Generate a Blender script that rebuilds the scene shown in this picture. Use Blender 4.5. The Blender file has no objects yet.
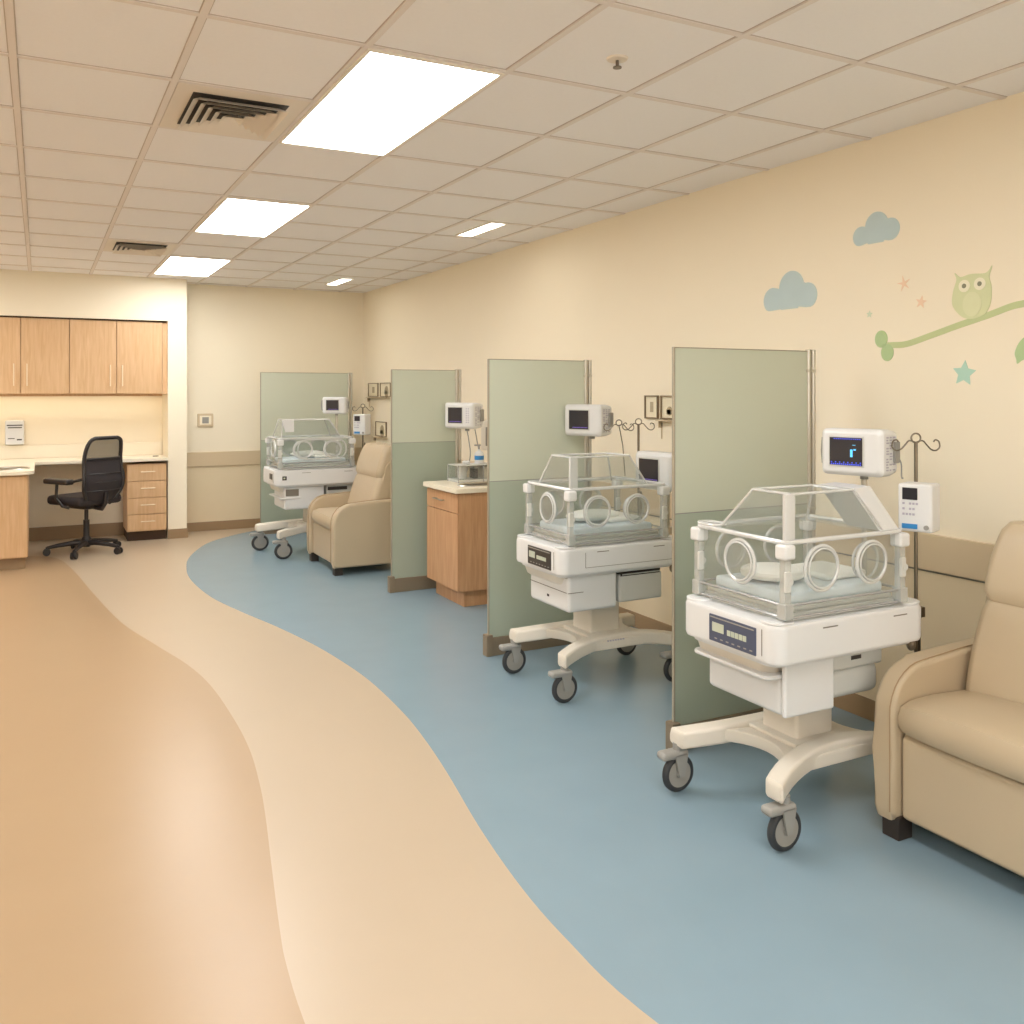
import bpy, bmesh, math, random
from mathutils import Vector, Matrix
random.seed(7)
PI = math.pi
scn = bpy.context.scene
C = bpy.data.collections.new('room'); scn.collection.children.link(C)

# ------------------------------------------------------------------ materials
def srgb(r, g, b):
    f = lambda c: (c/255/12.92) if c/255 <= .04045 else ((c/255+.055)/1.055)**2.4
    return (f(r), f(g), f(b), 1)
def mat(name, col, rough=.5, metal=0, noise=0, nscale=8, bump=0, bscale=200, coat=0, emit=0, spec=.5):
    m = bpy.data.materials.new(name); m.use_nodes = True
    nt = m.node_tree; b = nt.nodes['Principled BSDF']
    b.inputs['Base Color'].default_value = col
    b.inputs['Roughness'].default_value = rough
    b.inputs['Metallic'].default_value = metal
    b.inputs['Specular IOR Level'].default_value = spec
    if coat: b.inputs['Coat Weight'].default_value = coat; b.inputs['Coat Roughness'].default_value = .15
    if emit:
        b.inputs['Emission Color'].default_value = col; b.inputs['Emission Strength'].default_value = emit
    tc = nt.nodes.new('ShaderNodeTexCoord')
    if noise:
        n = nt.nodes.new('ShaderNodeTexNoise'); n.inputs['Scale'].default_value = nscale; n.inputs['Detail'].default_value = 4
        nt.links.new(tc.outputs['Object'], n.inputs['Vector'])
        mx = nt.nodes.new('ShaderNodeMix'); mx.data_type = 'RGBA'
        mx.inputs['A'].default_value = tuple(c*(1-noise) for c in col[:3])+(1,)
        mx.inputs['B'].default_value = tuple(min(1, c*(1+noise)) for c in col[:3])+(1,)
        nt.links.new(n.outputs['Fac'], mx.inputs['Factor']); nt.links.new(mx.outputs['Result'], b.inputs['Base Color'])
    if bump:
        n = nt.nodes.new('ShaderNodeTexNoise'); n.inputs['Scale'].default_value = bscale
        nt.links.new(tc.outputs['Object'], n.inputs['Vector'])
        bp = nt.nodes.new('ShaderNodeBump'); bp.inputs['Strength'].default_value = bump; bp.inputs['Distance'].default_value = .002
        nt.links.new(n.outputs['Fac'], bp.inputs['Height']); nt.links.new(bp.outputs['Normal'], b.inputs['Normal'])
    return m
def wood_mat(name, c1, c2, rough=.45):
    m = bpy.data.materials.new(name); m.use_nodes = True
    nt = m.node_tree; b = nt.nodes['Principled BSDF']; b.inputs['Roughness'].default_value = rough
    tc = nt.nodes.new('ShaderNodeTexCoord'); mp = nt.nodes.new('ShaderNodeMapping'); mp.inputs['Scale'].default_value = (22, 22, 1.6)
    n = nt.nodes.new('ShaderNodeTexNoise'); n.inputs['Scale'].default_value = 2.2; n.inputs['Detail'].default_value = 6; n.inputs['Distortion'].default_value = .6
    r = nt.nodes.new('ShaderNodeValToRGB'); r.color_ramp.elements[0].color = c1; r.color_ramp.elements[1].color = c2
    r.color_ramp.elements[0].position = .3; r.color_ramp.elements[1].position = .7
    L = nt.links.new
    L(tc.outputs['Object'], mp.inputs['Vector']); L(mp.outputs['Vector'], n.inputs['Vector']); L(n.outputs['Fac'], r.inputs['Fac']); L(r.outputs['Color'], b.inputs['Base Color'])
    return m
def clear_mat(name, tint, gloss=.06, body=(.8, .82, .8, 1), bodyf=.06, rough=.04):
    # thin acrylic sheet: see-through, a little cloudy, reflective by fresnel
    m = bpy.data.materials.new(name); m.use_nodes = True; nt = m.node_tree; nt.nodes.clear(); L = nt.links.new
    o = nt.nodes.new('ShaderNodeOutputMaterial'); t = nt.nodes.new('ShaderNodeBsdfTransparent'); t.inputs['Color'].default_value = tint
    d = nt.nodes.new('ShaderNodeBsdfDiffuse'); d.inputs['Color'].default_value = body
    g = nt.nodes.new('ShaderNodeBsdfGlossy'); g.inputs['Roughness'].default_value = rough
    lw = nt.nodes.new('ShaderNodeLayerWeight'); lw.inputs['Blend'].default_value = .5
    f = nt.nodes.new('ShaderNodeMath'); f.operation = 'POWER'; f.inputs[1].default_value = 4; L(lw.outputs['Facing'], f.inputs[0])
    a = nt.nodes.new('ShaderNodeMath'); a.operation = 'MULTIPLY_ADD'; a.inputs[1].default_value = .5; a.inputs[2].default_value = gloss - .02
    m1 = nt.nodes.new('ShaderNodeMixShader'); m1.inputs[0].default_value = bodyf
    m2 = nt.nodes.new('ShaderNodeMixShader')
    L(t.outputs[0], m1.inputs[1]); L(d.outputs[0], m1.inputs[2]); L(f.outputs[0], a.inputs[0]); L(a.outputs[0], m2.inputs[0])
    L(m1.outputs[0], m2.inputs[1]); L(g.outputs[0], m2.inputs[2]); L(m2.outputs[0], o.inputs[0])
    return m
def frost_mat(name, col, trans=.12):
    m = bpy.data.materials.new(name); m.use_nodes = True; nt = m.node_tree; nt.nodes.clear(); L = nt.links.new
    o = nt.nodes.new('ShaderNodeOutputMaterial')
    d = nt.nodes.new('ShaderNodeBsdfDiffuse'); d.inputs['Color'].default_value = col
    tl = nt.nodes.new('ShaderNodeBsdfTranslucent'); tl.inputs['Color'].default_value = col
    t = nt.nodes.new('ShaderNodeBsdfTransparent'); t.inputs['Color'].default_value = (.9, .97, .9, 1)
    g = nt.nodes.new('ShaderNodeBsdfGlossy'); g.inputs['Roughness'].default_value = .18
    f = nt.nodes.new('ShaderNodeFresnel'); f.inputs['IOR'].default_value = 1.4
    a = nt.nodes.new('ShaderNodeMixShader'); a.inputs[0].default_value = .3
    b = nt.nodes.new('ShaderNodeMixShader'); b.inputs[0].default_value = trans
    c = nt.nodes.new('ShaderNodeMixShader')
    L(d.outputs[0], a.inputs[1]); L(tl.outputs[0], a.inputs[2]); L(a.outputs[0], b.inputs[1]); L(t.outputs[0], b.inputs[2])
    L(f.outputs[0], c.inputs[0]); L(b.outputs[0], c.inputs[1]); L(g.outputs[0], c.inputs[2]); L(c.outputs[0], o.inputs[0])
    return m
def emis(name, col, s):
    m = bpy.data.materials.new(name); m.use_nodes = True; nt = m.node_tree; nt.nodes.clear()
    o = nt.nodes.new('ShaderNodeOutputMaterial'); e = nt.nodes.new('ShaderNodeEmission')
    e.inputs['Color'].default_value = col; e.inputs['Strength'].default_value = s
    nt.links.new(e.outputs[0], o.inputs[0]); return m

M = {}
M['wall'] = mat('cream_paint', srgb(240, 229, 206), .7, noise=.015, nscale=2, bump=.05, bscale=300)
M['wainscot'] = mat('beige_wainscot', srgb(222, 204, 172), .6, noise=.02, nscale=3)
M['rail'] = mat('beige_rail', srgb(208, 188, 156), .5, noise=.02, nscale=4)
M['base'] = mat('brown_base', srgb(150, 124, 92), .5, noise=.03)
M['tile'] = mat('ceiling_tile', srgb(238, 236, 236), .9, noise=.02, nscale=60, bump=.25, bscale=500)
M['tbar'] = mat('ceiling_grid', srgb(226, 218, 212), .6, noise=.01)
M['gap'] = mat('grid_shadow_gap', srgb(190, 178, 168), .8)
M['tan'] = mat('tan_vinyl', srgb(172, 145, 112), .32, noise=.035, nscale=2.5, spec=.5)
M['cream'] = mat('cream_vinyl', srgb(188, 170, 146), .32, noise=.02, nscale=3, spec=.5)
M['blue'] = mat('blue_vinyl', srgb(132, 154, 166), .27, noise=.05, nscale=4, spec=.5)
M['maple'] = wood_mat('maple_veneer', srgb(202, 162, 118), srgb(216, 180, 138))
M['maple_d'] = wood_mat('cherry_veneer', srgb(184, 138, 98), srgb(202, 158, 118))
M['dark_gap'] = mat('dark_gap', srgb(70, 50, 34), .8)
M['counter'] = mat('pale_counter', srgb(236, 226, 205), .35, noise=.03, nscale=120)
M['steel'] = mat('brushed_steel', srgb(190, 186, 176), .3, 1, noise=.03, nscale=30)
M['steel_d'] = mat('dark_steel', srgb(130, 120, 105), .35, 1, noise=.03, nscale=30)
M['pull'] = mat('pale_satin_pull', srgb(232, 214, 184), .35, .2)
M['trim_g'] = mat('edge_trim_grey', srgb(168, 160, 142), .4, .4)
M['bronze'] = mat('grey_bronze_rail', srgb(140, 125, 104), .45, .3, noise=.02)
M['white'] = mat('white_enamel', srgb(218, 218, 217), .35, noise=.012, nscale=5, coat=.2)
M['offwhite'] = mat('cream_enamel', srgb(218, 210, 196), .4, noise=.015, nscale=5)
M['grey'] = mat('grey_plastic', srgb(150, 148, 142), .45, noise=.03)
M['lgrey'] = mat('light_grey_plastic', srgb(200, 200, 194), .45, noise=.02)
M['tyre'] = mat('dark_rubber', srgb(52, 54, 56), .6, noise=.05)
M['hub'] = mat('grey_hub', srgb(150, 146, 138), .45, noise=.02)
M['slot'] = mat('dark_slot', srgb(55, 50, 46), .6)
M['line'] = mat('seam_line', srgb(120, 114, 104), .6)
M['panel'] = mat('slate_control_panel', srgb(74, 82, 104), .3, noise=.03)
M['panel_k'] = mat('black_control_panel', srgb(50, 46, 44), .3, noise=.03)
M['lcd'] = mat('pale_lcd', srgb(190, 196, 178), .3)
M['screen'] = mat('dark_screen', srgb(44, 42, 48), .12, noise=.04)
M['led_b'] = mat('blue_led', srgb(60, 80, 220), .4, emit=.7)
M['led_c'] = mat('cyan_led', srgb(90, 190, 240), .4, emit=.8)
M['led_v'] = mat('violet_led', srgb(110, 90, 190), .4, emit=.5)
M['key'] = mat('grey_violet_keys', srgb(172, 168, 180), .5)
M['bluelab'] = mat('blue_label', srgb(50, 130, 190), .4)
M['acryl'] = clear_mat('clear_acrylic', (.90, .92, .91, 1), .09, body=(.7, .72, .71, 1), bodyf=.10)
M['edge'] = clear_mat('acrylic_edge', (.9, .91, .9, 1), .2, body=(.9, .9, .89, 1), bodyf=.55, rough=.2)
M['post'] = clear_mat('clear_post', (.86, .88, .87, 1), .16, body=(.85, .86, .84, 1), bodyf=.34, rough=.12)
M['edge_g'] = clear_mat('grey_acrylic_edge', (.75, .76, .75, 1), .2, body=(.5, .5, .49, 1), bodyf=.6, rough=.15)
M['frost_u'] = frost_mat('frosted_glass_upper', srgb(226, 230, 212), .10)
M['frost_l'] = frost_mat('frosted_glass_lower', srgb(194, 204, 186), .08)
M['mattress'] = mat('pale_blue_mattress', srgb(220, 230, 236), .7, noise=.02, bump=.2, bscale=60)
M['linen'] = mat('white_linen', srgb(240, 238, 232), .85, noise=.02, bump=.3, bscale=80)
M['vinyl'] = mat('beige_leather', srgb(186, 168, 140), .42, noise=.03, nscale=5, bump=.15, bscale=350)
M['piping'] = mat('leather_seam', srgb(158, 132, 100), .6)
M['foot'] = mat('dark_foot', srgb(48, 40, 34), .5)
M['black'] = mat('black_plastic', srgb(42, 38, 38), .4, noise=.05)
M['fabric'] = mat('black_fabric', srgb(46, 40, 42), .8, noise=.1, nscale=60, bump=.3, bscale=400)
M['light'] = emis('light_diffuser', (1, .997, .985, 1), 17)
M['light_s'] = emis('strip_diffuser', (1, .95, .86, 1), 12.0)
M['light_u'] = emis('under_cabinet_light', (1, .88, .66, 1), 7.0)
M['lframe'] = mat('light_frame', srgb(235, 228, 215), .5)
M['vent'] = mat('vent_grey', srgb(226, 216, 202), .5)
M['d_blue'] = mat('dull_blue_paint', srgb(186, 204, 206), .8, noise=.05, nscale=9)
M['d_green'] = mat('olive_green_paint', srgb(192, 202, 152), .8, noise=.07, nscale=9)
M['d_leaf'] = mat('leaf_green_paint', srgb(178, 200, 150), .8, noise=.05, nscale=9)
M['d_owl'] = mat('pale_green_paint', srgb(212, 216, 172), .8, noise=.06, nscale=14)
M['d_belly'] = mat('belly_green_paint', srgb(218, 220, 180), .8, noise=.04, nscale=20)
M['d_white'] = mat('pale_eye_paint', srgb(236, 232, 208), .8)
M['d_eye'] = mat('grey_eye_paint', srgb(130, 132, 110), .8)
M['d_teal'] = mat('teal_paint', srgb(178, 212, 194), .8, noise=.04)
M['d_teal2'] = mat('faint_teal_paint', srgb(208, 218, 192), .8)
M['d_orange'] = mat('peach_paint', srgb(236, 206, 176), .8, noise=.04)
M['paper'] = mat('print_paper', srgb(232, 222, 196), .7, noise=.03)
M['sketch'] = mat('print_sketch', srgb(176, 162, 134), .7, noise=.2, nscale=40)
M['frame'] = mat('brown_frame', srgb(130, 112, 86), .5)
M['brass'] = mat('sprinkler_metal', srgb(130, 120, 110), .35, .8)

# ------------------------------------------------------------------ geometry
class G:
    def __init__(s): s.bm = bmesh.new(); s.mi = 0; s.x = None
    def m(s, i): s.mi = i; return s
    def _merge(s, t, mtx=None):
        if mtx is not None: bmesh.ops.transform(t, matrix=mtx, verts=t.verts)
        if s.x is not None: bmesh.ops.transform(t, matrix=s.x, verts=t.verts)
        for f in t.faces: f.material_index = s.mi
        bmesh.ops.recalc_face_normals(t, faces=t.faces)
        me = bpy.data.meshes.new('tmp'); t.to_mesh(me); t.free(); s.bm.from_mesh(me); bpy.data.meshes.remove(me)
    def box(s, x0, x1, y0, y1, z0, z1, r=0, seg=2, axis=None, mtx=None):
        t = bmesh.new(); bmesh.ops.create_cube(t, size=1)
        for v in t.verts: v.co = Vector(((x0+x1)/2+v.co.x*(x1-x0), (y0+y1)/2+v.co.y*(y1-y0), (z0+z1)/2+v.co.z*(z1-z0)))
        if r:
            es = t.edges[:]
            if axis is not None: es = [e for e in es if abs((e.verts[0].co-e.verts[1].co).normalized()[axis]) > .9]
            r = min(r, .49*min(abs(x1-x0) if axis != 0 else 9, abs(y1-y0) if axis != 1 else 9, abs(z1-z0) if axis != 2 else 9))
            bmesh.ops.bevel(t, geom=es, offset=r, segments=seg, profile=.5, affect='EDGES')
        s._merge(t, mtx); return s
    def rslab(s, x0, x1, y0, y1, z0, z1, R, r=.008, seg=6):   # big vertical corner radius + small edge bevel
        pts = rrect(x0, x1, y0, y1, R, seg)
        return s.prism([(p[0], p[1], z0) for p in pts], (0, 0, z1-z0), r)
    def prism(s, pts, d, r=0, seg=2, mtx=None):
        t = bmesh.new(); vs = [t.verts.new(p) for p in pts]; f = t.faces.new(vs)
        e = bmesh.ops.extrude_face_region(t, geom=[f]); nv = [g for g in e['geom'] if isinstance(g, bmesh.types.BMVert)]
        for v in nv: v.co += Vector(d)
        if r:
            dn = Vector(d).normalized()
            t.edges.ensure_lookup_table()
            es = [e for e in t.edges if abs((e.verts[0].co-e.verts[1].co).normalized().dot(dn)) < .9]
            bmesh.ops.bevel(t, geom=es, offset=r, segments=seg, profile=.5, affect='EDGES')
        s._merge(t, mtx); return s
    def cyl(s, p0, p1, r, r2=None, seg=20, caps=True):
        p0, p1 = Vector(p0), Vector(p1); d = p1-p0; t = bmesh.new()
        bmesh.ops.create_cone(t, cap_ends=caps, segments=seg, radius1=r, radius2=r if r2 is None else r2, depth=d.length)
        q = d.to_track_quat('Z', 'Y').to_matrix().to_4x4()
        s._merge(t, Matrix.Translation((p0+p1)/2) @ q); return s
    def tube(s, pts, r, seg=10, closed=False, flat=None):
        pts = [Vector(p) for p in pts]; n = len(pts); t = bmesh.new(); rings = []
        prev = None
        for i, p in enumerate(pts):
            a = pts[i-1] if (i or closed) else pts[i]; b = pts[(i+1) % n] if (i < n-1 or closed) else pts[i]
            d = (b-a).normalized()
            if prev is None: u = d.orthogonal().normalized()
            else: u = (prev - d*prev.dot(d)).normalized()
            prev = u; w = d.cross(u)
            rr = r[i] if isinstance(r, (list, tuple)) else r
            rings.append([t.verts.new(p+(u*math.cos(2*PI*k/seg)+w*math.sin(2*PI*k/seg))*rr) for k in range(seg)])
        m = n if closed else n-1
        for i in range(m):
            A, B = rings[i], rings[(i+1) % n]
            if closed and i == n-1:                      # realign twist
                k0 = min(range(seg), key=lambda k: (B[k].co-A[0].co).length); B = B[k0:]+B[:k0]
            for k in range(seg): t.faces.new((A[k], A[(k+1) % seg], B[(k+1) % seg], B[k]))
        if not closed: t.faces.new(rings[0][::-1]); t.faces.new(rings[-1])
        s._merge(t); return s
    def ring(s, c, nrm, R, r, seg=32, rseg=8):
        c = Vector(c); n = Vector(nrm).normalized(); u = n.orthogonal().normalized(); w = n.cross(u)
        return s.tube([c+(u*math.cos(2*PI*k/seg)+w*math.sin(2*PI*k/seg))*R for k in range(seg)], r, rseg, True)
    def quad(s, *p):
        t = bmesh.new(); t.faces.new([t.verts.new(q) for q in p]); s._merge(t); return s
    def sphere(s, c, rx, ry=None, rz=None, u=16, v=10, mtx=None):
        ry = ry or rx; rz = rz or rx; t = bmesh.new(); bmesh.ops.create_uvsphere(t, u_segments=u, v_segments=v, radius=1)
        s._merge(t, Matrix.Translation(c) @ (mtx or Matrix()) @ Matrix.Diagonal((rx, ry, rz, 1))); return s
    def sweep(s, secs):                                   # list of closed sections with equal counts
        t = bmesh.new(); R = [[t.verts.new(p) for p in sec] for sec in secs]; n = len(secs[0])
        for a, b in zip(R, R[1:]):
            for k in range(n): t.faces.new((a[k], a[(k+1) % n], b[(k+1) % n], b[k]))
        t.faces.new(R[0][::-1]); t.faces.new(R[-1]); s._merge(t); return s
    def lathe(s, c, prof, seg=24):
        c = Vector(c); t = bmesh.new(); R = [[t.verts.new(c+Vector((r*math.cos(2*PI*k/seg), r*math.sin(2*PI*k/seg), z))) for k in range(seg)] for r, z in prof]
        for a, b in zip(R, R[1:]):
            for k in range(seg): t.faces.new((a[k], a[(k+1) % seg], b[(k+1) % seg], b[k]))
        t.faces.new(R[0][::-1]); t.faces.new(R[-1]); s._merge(t); return s
def rrect(x0, x1, y0, y1, R, seg=6):
    o = []
    for cx, cy, a in ((x1-R, y1-R, 0), (x0+R, y1-R, PI/2), (x0+R, y0+R, PI), (x1-R, y0+R, 1.5*PI)):
        for k in range(seg+1): b = a+PI/2*k/seg; o.append((cx+R*math.cos(b), cy+R*math.sin(b)))
    return o
def smooth_curve(pts, n=6, closed=False):
    pts = [Vector(p) for p in pts]; o = []; N = len(pts)
    rng = range(N if closed else N-1)
    for i in rng:
        if closed: a, b, c, d = pts[i-1], pts[i], pts[(i+1) % N], pts[(i+2) % N]
        else: a, b, c, d = pts[max(i-1, 0)], pts[i], pts[i+1], pts[min(i+2, N-1)]
        for k in range(n):
            t = k/n; o.append(.5*((2*b)+(c-a)*t+(2*a-5*b+4*c-d)*t*t+(3*b-a-3*c+d)*t**3))
    if not closed: o.append(pts[-1])
    return o
def obj(name, g, mats, parent=None, flat=False, sharp=38):
    if not isinstance(mats, (list, tuple)): mats = [mats]
    me = bpy.data.meshes.new(name)
    if not flat:
        for f in g.bm.faces: f.smooth = True
        for e in g.bm.edges:
            if len(e.link_faces) == 2 and e.calc_face_angle(0) > math.radians(sharp): e.smooth = False
    g.bm.to_mesh(me); g.bm.free()
    for m in mats: me.materials.append(M[m])
    o = bpy.data.objects.new(name, me); C.objects.link(o)
    if parent: o.parent = parent
    if not flat:
        w = o.modifiers.new('wn', 'WEIGHTED_NORMAL'); w.keep_sharp = True; w.weight = 60
    return o
def tag(o, label, cat, group=None):
    o['label'] = label; o['category'] = cat
    if group: o['group'] = group
    return o
def thing(name, label, cat, loc=(0, 0, 0), rz=0, group=None, scale=1):
    o = bpy.data.objects.new(name, None); C.objects.link(o); o.location = loc; o.rotation_euler = (0, 0, rz)
    o.scale = (scale,)*3; o.empty_display_size = .1
    return tag(o, label, cat, group)
def struct(name, g, mats, **k):
    o = obj(name, g, mats, **k); o['kind'] = 'structure'; return o
def dup(root, loc, label=None, group=None):
    r = root.copy(); C.objects.link(r); r.location = loc
    if label: r['label'] = label
    if group: r['group'] = group
    for ch in list(root.children):
        c = ch.copy(); C.objects.link(c); c.parent = r
        for g2 in ch.children:
            d = g2.copy(); C.objects.link(d); d.parent = c
    return r

# ------------------------------------------------------------------ room shell
XW, YF, ZC, XL, YB = 3.48, 10.5, 2.75, -3.2, -3.2
tanc = [(-3.2, 9.9), (-1.2, 9.85), (-.35, 9.75), (-.02, 9.6), (.157, 9.352), (.265, 8.663), (.37, 7.605), (.486, 6.595), (.632, 5.896), (.745, 5.391), (.801, 4.939), (.816, 4.39), (.806, 3.972), (.769, 3.599), (.73, 3.324), (.673, 2.978), (.617, 2.632), (.59, 2.423), (.575, 2.1), (.57, 1.2), (.65, 0), (.6, -1.5), (.5, -3.2)]
bluc = [(2.5, 10.5), (2.173, 10.276), (1.867, 10.038), (1.518, 9.609), (1.248, 8.894), (1.14, 8.307), (1.106, 7.778), (1.148, 7.083), (1.263, 6.498), (1.384, 6.0), (1.487, 5.472), (1.544, 5.012), (1.569, 4.609), (1.558, 4.125), (1.53, 3.8), (1.475, 3.4), (1.385, 2.878), (1.334, 2.466), (1.322, 2.17), (1.335, 1.85), (1.45, 1.2), (1.6, 0), (1.5, -1.5), (1.4, -3.2)]
tc_ = [(p.x, p.y, 0) for p in smooth_curve([(x, y, 0) for x, y in tanc], 5)]
bc_ = [(p.x, p.y, 0) for p in smooth_curve([(x, y, 0) for x, y in bluc], 5)]
g = G()
def flatpoly(g, pts, mi):
    t = bmesh.new(); f = t.faces.new([t.verts.new(p) for p in pts]); f.normal_update()
    bmesh.ops.triangulate(t, faces=[f]); bmesh.ops.recalc_face_normals(t, faces=t.faces)
    for q in t.faces:
        if q.normal.z < 0: q.normal_flip()
    for f in t.faces: f.material_index = mi
    me = bpy.data.meshes.new('tmp'); t.to_mesh(me); t.free(); g.bm.from_mesh(me); bpy.data.meshes.remove(me)
flatpoly(g, tc_+[(XL, YB, 0)], 0)
flatpoly(g, tc_[::-1]+[(XL, YF+.2, 0), (2.5, YF+.2, 0)]+bc_, 1)
flatpoly(g, bc_+[(XW, YB, 0), (XW, YF+.2, 0), (2.5, YF+.2, 0)], 2)
struct('floor', g, ['tan', 'cream', 'blue'], flat=True)

# ceiling with its grid of bars
H = 1.2
gx = [(-.07+.4535*k)*H for k in range(-6, 8)]
gy = [(2.49+.56*k)*H for k in range(-10, 12)]
gx = [x for x in gx if XL < x < XW]; gy = [y for y in gy if YB < y < YF]
g = G(); g.box(XL-.1, XW+.1, YB-.1, YF+.3, ZC, ZC+.1)
g.m(2)
for x in gx: g.box(x-.016, x+.016, YB, YF, ZC-.0015, ZC)
for y in gy: g.box(XL, XW, y-.016, y+.016, ZC-.0014, ZC)
g.m(1)
for x in gx: g.box(x-.012, x+.012, YB, YF, ZC-.006, ZC)
for y in gy: g.box(XL, XW, y-.012, y+.012, ZC-.0055, ZC)
struct('ceiling', g, ['tile', 'tbar', 'gap'], flat=True)

g = G(); g.box(XW, XW+.1, YB-.1, YF+.1, 0, ZC); struct('wall_right', g, 'wall')
g = G(); g.box(XL-.1, XL, YB-.1, YF+.3, 0, ZC); struct('wall_left', g, 'wall')
g = G(); g.box(XL, XW, YB-.1, YB, 0, ZC); struct('wall_back', g, 'wall')
CX0, CX1, CY = 1.2, 1.39, 10.1
g = G(); g.box(CX1, XW, YF, YF+.1, 0, ZC); struct('wall_far', g, 'wall')
g = G(); g.box(CX0, CX1, CY, YF+.1, 0, ZC); g.box(XL, CX0, CY, YF+.2, 2.30, ZC)
struct('wall_soffit', g, 'wall')
g = G(); g.box(XL, CX0, 10.6, 10.7, 0, 2.3); struct('wall_alcove', g, 'wall')
# wainscot, rail, base
g = G(); g.box(XW-.006, XW, YB, YF, .1, .76); struct('trim_1', g, 'wainscot')
g = G(); g.box(XW-.022, XW, YB, YF, .765, .925, .006); g.m(1).box(XW-.012, XW, YB, YF, .757, .766); struct('trim_2', g, ['rail', 'line'])
g = G(); g.box(XW-.012, XW, YB, YF, 0, .1, .003); struct('baseboard_right', g, 'base')
g = G(); g.box(CX1, XW, YF-.022, YF, .72, .88, .006); struct('trim_3', g, 'rail')
g = G(); g.box(CX1, XW, YF-.006, YF, .1, .72); struct('trim_4', g, 'wainscot')
g = G(); g.box(CX1, XW, YF-.014, YF, 0, .1, .003); struct('baseboard_far', g, 'base')
g = G(); g.box(CX0-.006, CX1+.01, CY-.012, CY, 0, .1, .003); struct('baseboard_column', g, 'base')
g = G(); g.box(XL, CX0, 10.588, 10.6, 0, .14, .003); struct('baseboard_alcove', g, 'base')
g = G(); g.box(XL, XL+.012, YB, YF, 0, .1, .003); struct('baseboard_left', g, 'base')

# ------------------------------------------------------------------ ceiling fittings
def ceiling_light(x0, x1, y0, y1, label, group, m='light'):
    cx, cy = (x0+x1)/2, (y0+y1)/2; w, d = (x1-x0)/2, (y1-y0)/2
    t = thing('ceiling_light', label, 'light', (cx, cy, ZC-.008), 0, group)
    g = G()
    for a in ((-w, w, -d, -d+.014), (-w, w, d-.014, d), (-w, -w+.014, -d+.014, d-.014), (w-.014, w, -d+.014, d-.014)): g.box(*a, -.004, .006)
    obj('frame', g, 'lframe', t)
    g = G(); g.box(-w+.012, w-.012, -d+.012, d-.012, 0, .004); obj('diffuser', g, m, t, flat=True)
    return t
LX0, LX1 = (.837+.004)*H, (1.29-.004)*H
rows = [(2.49, 'large glowing ceiling panel light nearest the camera, right of the big vent'), (4.73, 'glowing ceiling panel light, the middle one of its row'), (6.97, 'smallest and farthest panel light of its row, near the end wall')]
for k, lab in rows: ceiling_light(LX0, LX1, (k+.01)*H, (k+1.12-.01)*H, lab, 'panel lights in a row on the ceiling')
for k in (.25, -1.99): ceiling_light(LX0, LX1, (k+.01)*H, (k+1.11)*H, 'glowing ceiling panel light behind the camera', 'panel lights behind the camera')
for k in (-1.99, .25, 2.49, 4.73, 6.97): ceiling_light((-1.43)*H, (-.98)*H, (k+.01)*H, (k+1.11)*H, 'glowing ceiling panel light out of view on the left side', 'panel lights on the left side')
SX = 2.87
ceiling_light(SX-.07, SX+.07, 5.66, 6.26, 'narrow strip light close to the right wall, the nearer of two', 'strip lights by the wall', 'light_s')
ceiling_light(SX-.07, SX+.07, 9.2, 9.8, 'narrow strip light close to the right wall near the far corner', 'strip lights by the wall', 'light_s')
ceiling_light(SX-.07, SX+.07, -.6, .4, 'narrow strip light close to the right wall behind the camera', 'strip lights by the wall', 'light_s')

def vent(x0, x1, y0, y1, label):
    cx, cy = (x0+x1)/2, (y0+y1)/2; w, d = (x1-x0)/2-.014, (y1-y0)/2-.014
    t = thing('ceiling_vent', label, 'vent', (cx, cy, ZC-.004), 0, 'square vents in the ceiling')
    g = G(); g.box(-w, w, -d, d, -.002, .004); obj('frame', g, 'vent', t)
    g = G(); w2, d2 = w*.74, d*.74; g.box(-w2, w2, -d2, d2, -.004, -.002); obj('dark_throat', g, 'slot', t)
    for k in range(5):                                     # nested sloping louvres
        a, b = 1-k*.19, 1-k*.19-.158
        ou = [(-w2*a, -d2*a), (w2*a, -d2*a), (w2*a, d2*a), (-w2*a, d2*a)]; inn = [(-w2*b, -d2*b), (w2*b, -d2*b), (w2*b, d2*b), (-w2*b, d2*b)]
        g = G()
        for i in range(4):
            j = (i+1) % 4
            g.quad((*ou[i], -.030), (*ou[j], -.030), (*inn[j], -.008), (*inn[i], -.008))
        if k == 4: g.quad(*[(p[0], p[1], -.010) for p in inn])
        obj('louvre', g, 'vent', t, flat=True)
vent(.384*H, .837*H, 3.05*H, 3.61*H, 'square louvred ceiling vent beside the nearest panel light')
vent(.384*H, .837*H, 6.41*H, 6.97*H, 'small far louvred ceiling vent beside the farthest panel light')
t = thing('fire_sprinkler', 'small round sprinkler head in a ceiling tile', 'sprinkler', (1.84, 2.69, ZC))
g = G(); g.lathe((0, 0, -.008), [(.04, .008), (.036, .002), (.02, 0)], 24); obj('escutcheon', g, 'vent', t)
g = G(); g.lathe((0, 0, -.035), [(.016, 0), (.016, .004), (.006, .006), (.006, .03)], 16); obj('nozzle', g, 'brass', t)

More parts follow.
